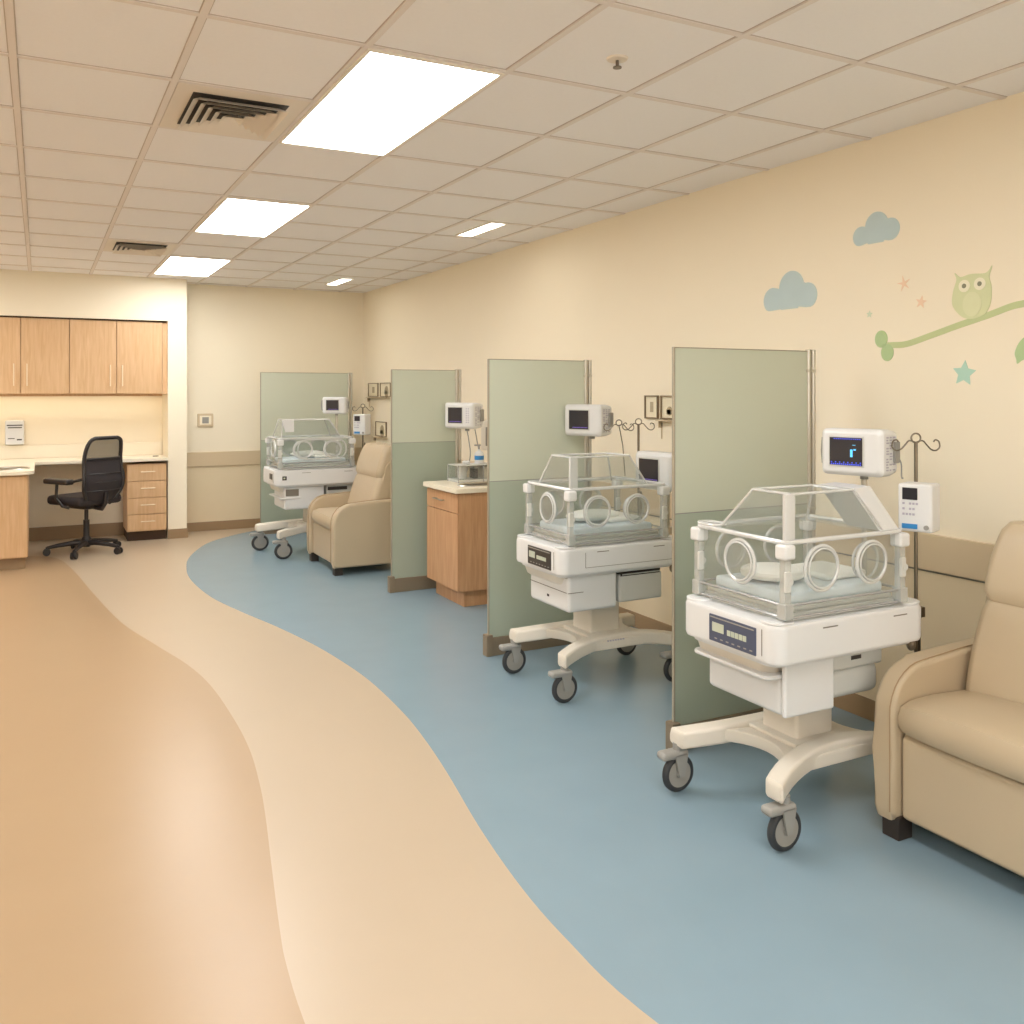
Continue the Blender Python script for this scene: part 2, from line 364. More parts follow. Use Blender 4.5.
# ------------------------------------------------------------------ alcove joinery
def bar_handle(name, p0, p1, out, m, parent, r=.005):
    p0, p1, o = Vector(p0), Vector(p1), Vector(out); g = G()
    g.cyl(p0+o, p1+o, r, seg=10)
    d = (p1-p0)*.12
    for q in (p0+d, p1-d): g.cyl(q, q+o, r*.9, seg=8)
    return obj(name, g, m, parent)
def upper_unit(x0, x1, xm, label):
    t = thing('wall_cabinet', label, 'cabinet', (x0, 10.14, 1.53), 0, 'maple wall cabinets in a row'); w = x1-x0
    g = G(); g.box(.001, w-.001, .02, .44, 0, .765); obj('carcass', g, 'maple', t)
    for a, b, hx in ((.003, xm-x0-.003, xm-x0-.06), (xm-x0+.003, w-.003, xm-x0+.055)):
        g = G(); g.box(a, b, 0, .018, .004, .758, .002); d = obj('door', g, 'maple', t)
        bar_handle('handle', (hx, 0, .08), (hx, 0, .30), (0, -.028, 0), 'pull', d, .006)
upper_unit(-1.03-.44, -1.03+.43, -1.03, 'maple wall cabinet at the left edge of the photo')
upper_unit(-.6, .267, -.165, 'maple wall cabinet pair of doors at the left, above the white dispenser')
upper_unit(.267, 1.15, .705, 'maple wall cabinet pair of doors at the right, above the office chair')
g = G(); g.box(1.151, 1.2, 10.15, 10.58, 1.53, 2.295); obj_ = struct('trim_6', g, 'maple')
g = G(); g.box(-1.5, 1.19, 10.13, 10.17, 2.285, 2.30); struct('trim_7', g, 'dark_gap')
t = thing('under_cabinet_light', 'thin warm light strip under the maple wall cabinets', 'light', (-.1, 10.45, 1.510))
g = G(); g.box(-.9, 1.25, -.03, .03, .006, .019, .003); obj('housing', g, 'lframe', t)
g = G(); g.box(-.88, 1.23, -.024, .024, .001, .006); obj('diffuser', g, 'light_u', t, flat=True)
g = G(); g.box(-.95, 1.28, -.040, -.034, -.004, .019); obj('valance', g, 'maple', t)

# drawer pedestal
t = thing('drawer_pedestal', 'maple four-drawer pedestal under the counter beside the column', 'cabinet', (.80, 10.07, 0))
g = G(); g.box(0, .385, .02, .5, .1, .80); obj('carcass', g, 'maple', t)
g = G(); g.box(.01, .385, .06, .5, 0, .1); obj('plinth', g, 'dark_gap', t)
for k in range(4):
    z0 = .11+k*.172; g = G(); g.box(.003, .382, 0, .018, z0, z0+.166, .002); d = obj('drawer', g, 'maple', t)
    bar_handle('handle', (.13, 0, z0+.095), (.27, 0, z0+.095), (0, -.025, 0), 'pull', d, .005)
# peninsula base unit, L of the counter
t = thing('base_cabinet', 'maple base cabinet with sink at the left edge under the pale counter', 'cabinet', (-.09, 8.93, 0))
g = G(); g.rslab(-1.3, 0, .02, 1.1, .1, .825, .03, .003); obj('carcass', g, 'maple', t)
g = G(); g.rslab(-1.28, -.02, .06, 1.1, 0, .1, .03, 0); obj('plinth', g, 'base', t)
for a, b in ((-1.29, -.65), (-.645, -.01)):
    g = G(); g.box(a, b, 0, .018, .11, .815, .002); d = obj('door', g, 'maple', t)
# worktop
g = G()
o_ = [(-1.45, 8.88), (-.16, 8.88)]
for k in range(1, 7): a = -PI/2+PI/2*k/6; o_.append((-.16+.12*math.cos(a), 9.0+.12*math.sin(a)))
o_ += [(-.04, 9.95), (-.02, 10.0), (.03, 10.04), (.80, 10.04), (1.195, 10.04), (1.195, 10.585), (-1.45, 10.585)]
g.prism([(x, y, .828) for x, y in o_], (0, 0, .034), .006)
t = obj('worktop', g, 'counter'); tag(t, 'pale L-shaped countertop running over the maple base units', 'countertop')
g = G(); g.box(-1.45, 1.195, 10.572, 10.595, .862, 1.0, .004); obj('backsplash', g, 'counter', t)
g = G(); sk = [(-.32+.24*math.cos(a), 9.22+.17*math.sin(a)) for a in [2*PI*k/32 for k in range(32)]]
g.tube([(x, y, .863) for x, y in sk], .008, 8, True); g.m(1).prism([(x, y, .8625) for x, y in sk], (0, 0, .001)); obj('sink', g, ['steel', 'steel_d'], t)
g = G(); g.cyl((1.1, 10.3, .862), (1.1, 10.3, .868), .03); obj('grommet', g, 'slot', t)

# wall dispenser
t = thing('wall_dispenser', 'white dispenser box mounted on the wall under the cabinets', 'dispenser', (-.225, 10.599, 1.01))
g = G(); g.box(-.085, .085, -.09, 0, 0, .25, .012, 3); obj('housing', g, 'white', t)
g = G(); g.box(-.07, .07, -.094, -.088, .195, .205); g.box(-.06, .065, -.094, -.088, .17, .18); g.box(-.06, .0, -.094, -.088, .06, .068); g.box(.02, .065, -.094, -.088, .045, .058); obj('marking', g, 'slot', t)
# thermostat
t = thing('thermostat', 'small square wall control on the far wall right of the column', 'thermostat', (1.64, YF, 1.16))
g = G(); g.box(-.085, .085, -.02, .002, 0, .15, .01); obj('cover', g, 'rail', t)
g = G(); g.box(-.062, .062, -.024, -.018, .025, .125, .004); g.m(1).box(-.035, .035, -.028, -.022, .04, .11, .003); obj('dial', g, ['wall', 'grey'], t)

# ------------------------------------------------------------------ office chair
def office_chair(loc, rz):
    t = thing('office_chair', 'black mesh-back swivel office chair with armrests at the desk', 'office chair', loc, rz)
    # faces local +x
    g = G()
    for k in range(5):
        a = math.radians(72*k+53); c, s = math.cos(a), math.sin(a)
        g.tube([(0, 0, .10), (c*.1, s*.1, .105), (c*.24, s*.24, .09), (c*.34, s*.34, .072)], [.032, .026, .02, .016], 10)
    g.lathe((0, 0, .06), [(.03, 0), (.045, .02), (.045, .08), (.03, .1)], 20)
    b = obj('base', g, 'black', t)
    for k in range(5):
        a = math.radians(72*k+53); c, s = math.cos(a)*.34, math.sin(a)*.34
        g = G(); q = Vector((math.sin(a), -math.cos(a), 0))
        p = Vector((c, s, .033))
        g.cyl(p-q*.026, p-q*.008, .033, seg=18); g.cyl(p+q*.008, p+q*.026, .033, seg=18); g.cyl((c, s, .03), (c, s, .08), .01)
        obj('caster', g, 'black', b)
    g = G(); g.cyl((0, 0, .14), (0, 0, .32), .028); g.cyl((0, 0, .3), (0, 0, .46), .018); obj('gas_column', g, 'black', t)
    g = G(); g.box(-.14, .12, -.11, .11, .435, .475, .012); g.tube([(.05, -.1, .45), (.16, -.26, .445)], .008); g.tube([(-.1, 0, .45), (-.22, 0, .44), (-.27, 0, .5), (-.275, 0, .6)], .022); obj('mechanism', g, 'black', t)
    g = G(); g.box(-.22, .27, -.24, .24, .475, .565, .04, 4); obj('seat', g, 'fabric', t)
    # back: curved frame with mesh
    prof = [(-.20, .52, .15), (-.235, .62, .205), (-.25, .72, .215), (-.235, .82, .205), (-.23, .92, .2), (-.25, 1.02, .19), (-.275, 1.09, .165), (-.285, 1.115, .12)]
    pr = smooth_curve([Vector(p) for p in prof], 4)
    L_ = [(p.x, -p.z, p.y) for p in pr]; R_ = [(p.x, p.z, p.y) for p in pr]
    L_ = [(x-.0, y, z) for x, y, z in L_]
    g = G(); g.tube(L_+R_[::-1], .018, 10, True); obj('back_frame', g, 'black', t)
    def sheet(sel, off=.0, th=.012):
        t_ = []; 
        for p in sel:
            row = []
            for k in range(13):
                y = -1+2*k/12; row.append((p.x-off-.045*(1-y*y)*1.0, y*p.z*.98, p.y))
            t_.append(row)
        g = G(); bm = bmesh.new(); V = [[bm.verts.new(q) for q in r] for r in t_]
        for i in range(len(V)-1):
            for k in range(12): bm.faces.new((V[i][k], V[i][k+1], V[i+1][k+1], V[i+1][k]))
        g._merge(bm); return g
    lo = [p for p in pr if p.y <= .93]; hi = [p for p in pr if p.y >= .915]
    M['mesh'] = clear_mat('black_mesh', (.62, .62, .6, 1), .03, body=(.03, .028, .03, 1), bodyf=.62, rough=.5)
    g = sheet(lo); obj('back_pad', g, 'fabric', t)
    g = sheet(hi); obj('back_mesh', g, 'mesh', t)
    g = G(); pm = lo[-1]; g.tube([(pm.x-.045*(1-y*y), y*pm.z*.98, pm.y) for y in [-1+2*k/12 for k in range(13)]], .01, 8)
    for zz in (.62, .7, .78): 
        g.tube([(-.245-.052*(1-y*y), y*.19, zz) for y in [-1+2*k/12 for k in range(13)]], .004, 6)
    obj('lumbar_rib', g, 'black', t)
    for s in (-1, 1):
        g = G(); g.tube([(-.05, s*.22, .46), (-.02, s*.27, .48), (.06, s*.28, .55), (.05, s*.275, .70)], .014, 10)
        g.tube([(-.24, s*.2, .74), (-.1, s*.26, .705), (.0, s*.275, .70)], .013, 10)
        a = obj('arm_support', g, 'black', t)
        g = G(); g.box(-.14, .20, s*.275-.045, s*.275+.045, .685, .735, .018, 3); obj('armrest', g, 'black', t)
office_chair((.40, 9.58, 0), math.radians(125))

# ------------------------------------------------------------------ glass partitions
def partition(x0, x1, y, label, ztop=1.74, zj=1.023):
    t = thing('glass_partition', label, 'glass partition', (x0, y, 0), 0, 'frosted glass partitions between the bays'); w = x1-x0
    g = G(); g.box(.006, w, -.006, .006, zj+.002, ztop); p = obj('upper_pane', g, 'frost_u', t)
    g = G(); g.box(.006, w, -.006, .006, 0.105, zj-.002); obj('lower_pane', g, 'frost_l', t)
    g = G(); g.box(0, w, -.007, .007, zj-.002, zj+.002); obj('joint_strip', g, 'grey', t)
    g = G(); g.box(-.002, .006, -.008, .008, .1, ztop+.004, .002); g.box(-.002, w, -.008, .008, ztop, ztop+.005, .002); obj('edge_strip', g, 'trim_g', t)
    g = G(); g.box(0, w+.05, -.022, .022, 0, .105, .004); obj('base_rail', g, 'bronze', t)
    g = G(); g.box(-.022, .02, -.028, .028, 0, .125, .005); obj('foot', g, 'bronze', t)
    for dx, r in ((w+.012, .014), (w+.042, .012)):
        g = G(); g.cyl((dx, 0, .0), (dx, 0, ztop+.01), r, seg=16); g.cyl((dx, 0, 0), (dx, 0, .012), r*1.9); obj('post', g, 'steel', t)
    g = G()
    for z in (.35, 1.0, 1.65): g.box(w-.006, w+.052, -.012, .012, z-.008, z+.008, .003)
    obj('clamp', g, 'steel', t)
partition(2.425, 3.21, 3.12, 'frosted green glass partition nearest the camera, behind the closest incubator')
partition(2.335, 3.0, 4.75, 'frosted green glass partition behind the middle incubator')
partition(2.41, 2.95, 6.60, 'frosted green glass partition between the beige recliner and the wooden cabinet', 1.72, 1.155)
partition(2.13, 3.11, 9.95, 'farthest frosted glass partition, behind the incubator by the far wall', 1.76)

# ------------------------------------------------------------------ patient monitors
def monitor(loc, rz, label, lit=True, size=1.0, parent_group='patient monitors', keys=False):
    t = thing('patient_monitor', label, 'monitor', loc, rz, parent_group, size)
    # screen faces local -x ; y to viewer's left = +y
    g = G(); hw, hh = .13, .092
    def sec(x, w, h, rr):
        return [(x, a, b) for a, b in rrect(-w, w, -h, h, rr, 4)]
    g.sweep([sec(-.078, hw-.022, hh-.022, .012), sec(-.074, hw-.010, hh-.010, .018), sec(-.062, hw, hh, .022), sec(.0, hw, hh, .022), sec(.05, hw-.006, hh-.008, .02), sec(.07, hw-.03, hh-.03, .015)])
    obj('housing', g, 'white', t)
    g = G(); sy0, sy1 = (-.045 if keys else -.058), .092
    g.box(-.082, -.077, sy0, sy1, -.058, .064, .004); obj('bezel', g, 'lgrey', t)
    g = G(); g.box(-.0835, -.081, sy0+.006, sy1-.006, -.052, .058)
    if lit:
        g.m(1)
        for k in range(15):
            y = sy0+.011+k*.0087
            g.box(-.0842, -.083, y, y+.0055, -.050, -.045); 
            if k % 2 == 0: g.box(-.0842, -.083, y, y+.005, -.042, -.038)
        for k in range(13): y = sy0+.012+k*.009; g.box(-.0842, -.083, y, y+.006, .051, .054)
        g.m(2); g.box(-.0842, -.083, -.012, -.002, -.018, .012); g.box(-.0842, -.083, -.026, -.016, .008, .014); g.box(-.0842, -.083, -.024, -.012, .028, .030)
    else:
        g.m(1)
        for k in range(11): y = sy0+.012+k*.010; g.box(-.0842, -.083, y, y+.006, -.044, -.040)
    obj('screen', g, ['screen', 'led_b' if lit else 'led_v', 'led_c'], t)
    g = G(); random.seed(3)
    for i in range(3):
        for k in range(13):
            if random.random() < .85:
                x = -.045+i*.026; z = -.068+k*.0105; g.box(x, x+.012+random.random()*.008, -hw-.0012, -hw+.002, z, z+.006)
    obj('side_keys', g, 'key', t)
    if keys:
        g = G()
        for i in range(2):
            for k in range(7):
                z = -.05+k*.016; y = -.072-i*.018; g.box(-.0795, -.076, y-.010, y, z, z+.007)
        obj('front_keys', g, 'key', t)
    g = G(); g.tube([(-.02, hw, .06), (-.02, hw+.02, .05), (-.02, hw+.024, 0), (-.02, hw+.02, -.05), (-.02, hw, -.06)], .007, 8); g.box(.01, .05, -hw-.010, -hw+.002, -.04, .045, .005); obj('handle', g, 'grey', t)
    g = G(); g.cyl((.03, 0, -hh-.02), (.03, 0, -hh+.01), .016); g.box(.05, .10, -.03, .03, -.03, .03, .006); obj('mount', g, 'grey', t)
    return t

def hook_arms(g, c, s=1.0, ang=0):
    # central eye and two curled arms
    ca, sa = math.cos(ang), math.sin(ang)
    P = lambda u, z: (c[0]+ca*u*s, c[1]+sa*u*s, c[2]+z*s)
    g.tube([P(.021*math.cos(a), .02+.021*math.sin(a)) for a in [2*PI*k/20 for k in range(20)]], .004*s, 8, True)
    for d in (-1, 1):
        pts = [(0, 0), (.03, .008), (.05, -.012), (.07, -.032), (.092, -.036), (.108, -.02), (.104, .004), (.088, .012), (.080, .002)]
        g.tube([tuple(p) for p in smooth_curve([Vector(P(d*u, z)) for u, z in pts], 4)], .0035*s, 8)

# ------------------------------------------------------------------ incubators
def caster(t, x, y, a=0):
    g = G(); g.box(-.085, .035, -.028, .028, .135, .165, .012, 3); g.cyl((0, 0, .15), (0, 0, .19), .02)
    for s in (-1, 1): g.prism([(-.03, s*.024-.004, .15), (.03, s*.024-.004, .15), (.012, s*.024-.004, .065), (-.012, s*.024-.004, .065)], (0, .008, 0))
    R = Matrix.Translation((x, y, 0)) @ Matrix.Rotation(a, 4, 'Z')
    bmesh.ops.transform(g.bm, matrix=R, verts=g.bm.verts); o = obj('caster', g, 'grey', t)
    g = G(); g.ring((0, 0, .072), (0, 1, 0), .058, .0145, 36, 12)
    bmesh.ops.transform(g.bm, matrix=R, verts=g.bm.verts); obj('tyre', g, 'tyre', o)
    g = G(); g.cyl((0, -.013, .072), (0, .013, .072), .052, seg=32); g.cyl((0, -.018, .072), (0, .018, .072), .016, seg=16)
    bmesh.ops.transform(g.bm, matrix=R, verts=g.bm.verts); obj('wheel_hub', g, 'hub', o)

def incubator(loc, label, style, scale=1.0):
    t = thing('infant_incubator', label, 'incubator', loc, 0, 'infant incubators on wheeled stands', scale)
    # --- wheeled base
    g = G()
    for s in (-1, 1):
        secs = []
        for k in range(19):
            u = ([0, .012]+[j/16 for j in range(1, 16)]+[.988, 1])[k]; x = (-.02 if s < 0 or style != 3 else -.09)+.80*u; e = abs(2*u-1); y = s*(.150+.115*e**2.2); zt = .280-.040*e**2; zb = .215-.040*e**1.5
            w = .036+.006*e
            if k in (0, 18): w *= .72; zt -= .012; zb += .010
            secs.append([(x, y+a, b) for a, b in rrect(-w, w, zb, zt, .014, 3)])
        g.sweep(secs)
    g2 = []
    for k in range(13): u = -1+k/6; g2.append((.08+.12*(1-u*u), u*.20))
    for k in range(13): u = 1-k/6; g2.append((.69-.12*(1-u*u), u*.20))
    g.prism([(x, y, .205) for x, y in g2], (0, 0, .05), .01)
    g.box(.23, .51, -.12, .17, .25, .27, .008)
    base = obj('wheeled_base', g, 'offwhite', t)
    if style == 2:
        g = G()
        for k in range(7): g.box(.30+k*.016, .311+k*.016, -.199, -.194, .240, .254)
        obj('maker_mark', g, 'key', base)
    for x, y in ((.0 if style == 2 else .028, -.265), (-.05 if style == 3 else -.005, .265), (.69 if style == 2 else .745, -.262), (.745, .265)): caster(t, x, y)
    # --- column
    g = G(); g.box(.27, .46, -.08, .10, .25, .66, .015, 3); g.box(.29, .44, -.06, .08, .26, .70, .01); obj('column', g, 'offwhite', t)
    # --- body tray
    g = G(); g.rslab(-.045, .705, -.302, .205, .632, .772, .058, .018, 8); g.rslab(-.02, .68, -.27, .18, .62, .64, .05, .004)
    body = obj('tray_body', g, 'white', t)
    g = G()
    for cx, cy in ((.016, -.246), (.644, -.246), (.016, .149), (.644, .149)):
        g.rslab(cx-.055, cx+.055, cy-.05, cy+.05, .768, .778, .045, .004)
    obj('corner_cap', g, 'white', body)
    g = G()
    for x in (.17, .52): g.box(x, x+.07, -.3035, -.298, .742, .746)
    
    if style == 2: g.box(.10, .66, -.3032, -.298, .668, .670); g.box(.10, .102, -.3032, -.298, .668, .745)
    g.box(-.0462, -.040, -.238, -.235, .66, .75)
    obj('seam', g, 'line', body)
    # control panel on the end
    kk = 'panel_k' if style != 1 else 'panel'
    if style == 3:
        g = G(); g.box(-.049, -.042, -.20, -.10, .685, .735, .003); obj('control_panel', g, kk, t)
        g = G(); g.box(.012, .047, -.305, -.299, .685, .72, .002); g.m(1).box(.020, .034, -.3065, -.303, .697, .71); obj('display', g, ['panel_k', 'lcd'], t)
    else:
        g = G(); g.box(-.049, -.041, -.210, .030, .652, .748, .003); cp = obj('control_panel', g, kk, t)
        g = G(); g.box(-.051, -.048, -.050, .010, .690, .722); g.m(1)
        for k in range(5): g.box(-.051, -.048, -.165+k*.020, -.149+k*.020, .690, .709)
        g.m(2); g.box(-.0505, -.048, -.202, .022, .737, .741)
        for k in range(7): g.box(-.0505, -.048, -.195+k*.03, -.182+k*.03, .664, .668)
        obj('readout', g, ['lcd', 'lcd', 'grey'], cp)
    # --- housing under the end
    g = G()
    def rs(x0, x1, y0, y1, z, R): return [(a, b, z) for a, b in rrect(x0, x1, y0, y1, R, 4)]
    g.sweep([rs(.03, .30, -.18, .17, .565, .03), rs(.015, .32, -.20, .18, .575, .04), rs(-.01, .34, -.23, .19, .64, .05)])
    obj('lower_housing', g, 'offwhite', t)
    # --- front drawer
    g = G()
    if style == 1:
        g.box(.045, .275, -.234, .15, .437, .57, .02, 3); g.box(.045, .28, -.252, -.230, .435, .628, .010, 3); g.box(.17, .272, -.228, .145, .56, .626, .01)
        dr = obj('drawer', g, 'white', t)
        g = G(); g.rslab(-.015, .168, -.229, .175, .566, .582, .035, .006); obj('tray_lip', g, 'white', dr)
    elif style == 2:
        g.box(.03, .33, -.25, .15, .435, .628, .02, 3); dr = obj('drawer', g, 'white', t)
        g = G(); g.box(.028, .05, -.235, .14, .535, .538); g.box(.028, .12, -.2515, -.249, .535, .538); g.box(.022, .04, -.24, .145, .612, .620); g.m(1).box(.0285, .04, -.06, -.04, .485, .497); obj('drawer_seam', g, ['line', 'slot'], dr)
    else:
        g.box(.04, .37, -.25, .15, .42, .625, .02, 3); dr = obj('drawer', g, 'white', t)
        g = G(); g.box(.0, .17, -.262, .155, .515, .53, .006); obj('tray_lip', g, 'white', dr)
        g = G(); g.box(.05, .155, -.2525, -.249, .54, .60); obj('opening', g, 'line', dr)
    # --- side bin
    if style == 1:
        g = G(); g.box(.285, .54, -.225, .12, .45, .56, .03, 3); b = obj('bin', g, 'lgrey', t)
        g = G(); g.box(.28, .545, -.235, .125, .555, .628, .012, 3); g.m(1).box(.38, .43, -.2365, -.232, .588, .602); obj('bin_lid', g, ['lgrey', 'slot'], b)
    elif style == 2:
        g = G(); g.box(.345, .62, -.245, .12, .455, .600, .014, 3); b = obj('bin', g, 'lgrey', t)
        g = G(); g.box(.35, .60, -.247, -.243, .592, .606); g.box(.35, .62, -.225, .12, .60, .625); g.m(1).box(.36, .6, -.249, -.244, .598, .603); obj('bin_opening', g, ['slot', 'lgrey'], b)
    else:
        g = G(); g.box(.385, .66, -.24, .12, .44, .625, .014, 3); b = obj('bin', g, 'lgrey', t)
        g = G(); g.box(.395, .56, -.243, -.238, .575, .605); obj('bin_opening', g, 'slot', b)
    g = G(); g.sphere((.69, -.24, .605), .017, .017, .024); obj('bumper', g, 'bronze', t)
    # --- clear hood
    x0, x1, y0, y1, zb, zr, zt = [(.018, .580, -.28, .165, .785, 1.042, 1.205), (.025, .60, -.28, .15, .785, 1.060, 1.222), (.0, .592, -.28, .165, .785, 1.04, 1.205)][style-1]
    g = G()
    g.quad((x0, y0, zb), (x1, y0, zb), (x1, y0, zr), (x0, y0, zr)); g.quad((x0, y1, zb), (x1, y1, zb), (x1, y1, zr), (x0, y1, zr))
    g.quad((x0, y0, zb), (x0, y1, zb), (x0, y1, zr), (x0, y0, zr)); g.quad((x1, y0, zb), (x1, y1, zb), (x1, y1, zr), (x1, y0, zr))
    walls = obj('hood_wall', g, 'acryl', t, flat=True)
    if style == 3: xa, xb, xc, xd, ya, yb = .02, .40, .01, .50, -.12, .05
    elif style == 2: xa, xb, xc, xd, ya, yb = .035, .38, .035, .50, -.08, .06
    else: xa, xb, xc, xd, ya, yb = .04, .335, .04, .485, -.10, .08
    g = G()
    T = [(xa, y0, zt), (xb, y0, zt), (xb, ya, zt), (xa, ya, zt)]; B = [(xc, y0, zr), (xd, y0, zr), (xd, yb, zr), (xc, yb, zr)]
    g.quad(*T)
    for i in range(4): j = (i+1) % 4; g.quad(B[i], B[j], T[j], T[i])
    # flat roof rim around the canopy
    g.quad((x0, yb, zr), (x1, yb, zr), (x1, y1, zr), (x0, y1, zr)); g.quad((xd, y0, zr), (x1, y0, zr), (x1, yb, zr), (xd, yb, zr))
    can = obj('canopy', g, 'acryl', t, flat=True)
    g = G(); E_ = lambda a, b, r: g.tube([a, b], r, 8)
    for i in range(4): j = (i+1) % 4; E_(T[i], T[j], .005); E_(B[i], T[i], .005)
    obj('canopy_edge', g, 'edge', can)
    g = G(); g.tube([(a, b, zr+.002) for a, b in rrect(x0-.008, x1+.008, y0-.008, y1+.008, .03, 5)], .0085, 8, True); obj('rim', g, 'edge', t)
    if style != 3:
        g = G(); g.box(x0-.006, x0+.042, y0-.006, y0+.010, zr, zt+.002, .006); obj('hinge_column', g, 'edge', can)
    if style == 1:
        g = G(); g.prism([(xb, y0-.008, zt+.006), (xb+.085, y0-.008, zt+.010), (x1-.01, y0-.008, zr+.008), (xd, y0-.008, zr+.008)], (0, .17, 0), .006, 3); obj('white_flap', g, 'white', can)
    if style == 3:
        g = G(); g.prism([(xa-.01, y0-.006, zt+.004), (xa+.09, y0-.006, zt+.004), (xa+.09, y0-.006, zr+.06), (xa+.02, y0-.006, zr+.06)], (0, .01, 0), .003); obj('white_flap', g, 'white', can)
    if style == 1:
        g = G(); g.tube([(a, b, zr+.014) for a, b in rrect(x0-.01, x0+.06, y1-.10, y1+.01, .03, 5)], .0055, 8, True); obj('grip_loop', g, 'edge', can)
    # corner posts with clamps and latches
    for cx, cy in ((x0, y0), (x1, y0), (x0, y1), (x1, y1)):
        g = G(); g.box(cx-.026, cx+.026, cy-.026, cy+.026, zr-.055, zr-.004, .010, 3); p = obj('corner_clamp', g, 'white', t)
        g = G(); g.box(cx-.014, cx+.014, cy-.014, cy+.014, zb, zr-.055, .004); g.box(cx-.02, cx+.02, cy-.02, cy+.02, zb, .84, .004); obj('post', g, 'post', p)
        g = G(); g.box(cx-.02, cx+.006, cy-.024, cy-.012, .88, .95, .004); g.cyl((cx, cy-.026, .915), (cx, cy-.01, .915), .012); obj('latch', g, 'lgrey', p)
    # bottom ring of the hood
    g = G()
    for zz, r in ((.790, .005), (.832, .005)): g.tube([(a, b, zz) for a, b in rrect(x0-.006, x1+.006, y0-.006, y1+.006, .02, 3)], r, 8, True)
    obj('hood_rail', g, 'edge_g', t)
    g = G(); g.box(x0+.01, x1-.01, y0+.01, y1-.01, .772, .80, .006); g.box(x0+.02, x1-.02, y0+.02, y1-.02, .80, .818, .006); obj('deck', g, 'lgrey', t)
    g = G(); g.box(x0+.04, x1-.04, y0+.04, y1-.04, .818, .860, .014, 3); obj('mattress', g, 'mattress', t)
    # ports
    def port(c, n, R=.072, deep=False):
        c = Vector(c); n = Vector(n); g = G(); g.ring(c+n*.006, n, R, .0062, 36, 8); g.ring(c+n*.014, n, R-.009, .0035, 36, 6)
        if deep: g.ring(c-n*.022, n, R-.010, .005, 36, 8)
        pt = obj('porthole', g, 'edge', t)
        u = n.orthogonal().normalized(); w = n.cross(u)
        g = G(); g.prism([c+n*.010+(u*math.cos(a)+w*math.sin(a))*(R-.004) for a in [2*PI*k/32 for k in range(32)]], n*.002); obj('porthole_door', g, 'acryl', pt, flat=True)
    port((x0, -.065, .948), (-1, 0, 0), .076)
    port((.18, y0, .945), (0, -1, 0), .077); port((.425, y0, .945), (0, -1, 0), .073, True)
    port((.18, y1, .94), (0, 1, 0)); port((.425, y1, .94), (0, 1, 0))
    if style == 3:
        g = G(); g.tube([(a, y0-.006, b) for a, b in rrect(.14, .54, .86, 1.03, .075, 6)], .006, 8, True); obj('access_door', g, 'edge', t)
    g = G()
    if style == 1: g.sphere((.19, -.04, .890), .11, .09, .028, 20, 12); g.ring((.19, -.04, .888), (0, 0, 1), .10, .016, 28, 8)
    else: g.sphere((.30, -.06, .8925), .16, .10, .03, 20, 12)
    g.box(.33, .54, -.17, .05, .862, .887, .012, 3)
    # poles at the foot end
    return t, g
def iv_pole(t, x, y, z0, z1, two=False):
    g = G(); g.cyl((x, y, z0), (x, y, z1), .007, seg=12); g.cyl((x+.018, y, z0), (x+.018, y, z0+.42), .006, seg=10)
    g.box(x-.02, x+.03, y-.02, y+.02, .68, .72, .004); g.box(.70, x, y-.012, y+.012, .69, .71)
    p = obj('drip_pole', g, 'steel_d', t)
    g = G(); hook_arms(g, (x, y, z1), .85, math.radians(-28))
    if two: hook_arms(g, (x-.11, y+.04, z1-.005), .8, math.radians(-28)); g.tube([(x-.11, y+.04, z1), (x-.09, y+.03, z1-.12), (x-.08, y+.02, z1-.30)], .003, 6)
    obj('drip_hook', g, 'steel_d', p)
def mon_pole(t, x, y, z1):
    g = G(); g.cyl((x, y, .62), (x, y, z1), .011, seg=14); g.box(x-.03, x+.03, y-.03, y+.03, .76, .80, .006); obj('monitor_pole', g, 'steel', t)
def pump(loc, rz, label, s=1.0):
    t = thing('infusion_pump', label, 'pump', loc, rz, None, s)
    g = G(); g.box(-.05, .05, -.062, .062, -.09, .09, .010, 3); obj('housing', g, 'white', t)
    g = G(); g.box(-.053, -.049, -.01, .045, .03, .075, .002); obj('screen', g, 'screen', t)
    g = G(); random.seed(5)
    for r in range(3):
        for k in range(5):
            if random.random() < .8: g.box(-.0525, -.0495, -.012+k*.012, -.004+k*.012, .012-r*.02, .02-r*.02)
    obj('keypad', g, 'key', t)
    g = G(); g.box(-.0525, -.0495, -.01, .046, -.078, -.06); obj('blue_label', g, 'bluelab', t)
    g = G(); g.cyl((-.056, -.042, -.07), (-.049, -.042, -.07), .009, seg=14); g.box(.05, .064, -.015, .050, -.02, .02); obj('knob', g, 'grey', t)
    return t

W = 'white linen bedding inside the clear hood of '
def bed(g, loc, s, which):
    bmesh.ops.scale(g.bm, vec=(s,)*3, verts=g.bm.verts)
    o = obj('bedding', g, 'linen'); o.location = loc; tag(o, W+which, 'bedding', 'bedding in the incubators')
def rot(a, x, y): return (math.cos(a)*x-math.sin(a)*y, math.sin(a)*x+math.cos(a)*y)
def pole_monitor(t, org, sc, px, py, zc, deg, label, lit=False, size=1.0, keys=False):
    # a short pole on the incubator and a monitor standing on its top
    zt = zc-.112*size-.001
    mon_pole(t, px*sc/t.scale[0], py, (zt-org[2])/sc)
    a = math.radians(deg); dx, dy = rot(a, .03*size, 0)
    return monitor((org[0]+px*sc-dx, org[1]+py*sc-dy, zc), a, label, lit, size, keys=keys)
def pole_pump(org, sc, px, py, zc, deg, label, s=1.0):
    a = math.radians(deg); dx, dy = rot(a, .064*s+.009*sc, .036*s)
    return pump((org[0]+px*sc-dx, org[1]+py*sc-dy, zc), a, label, s)

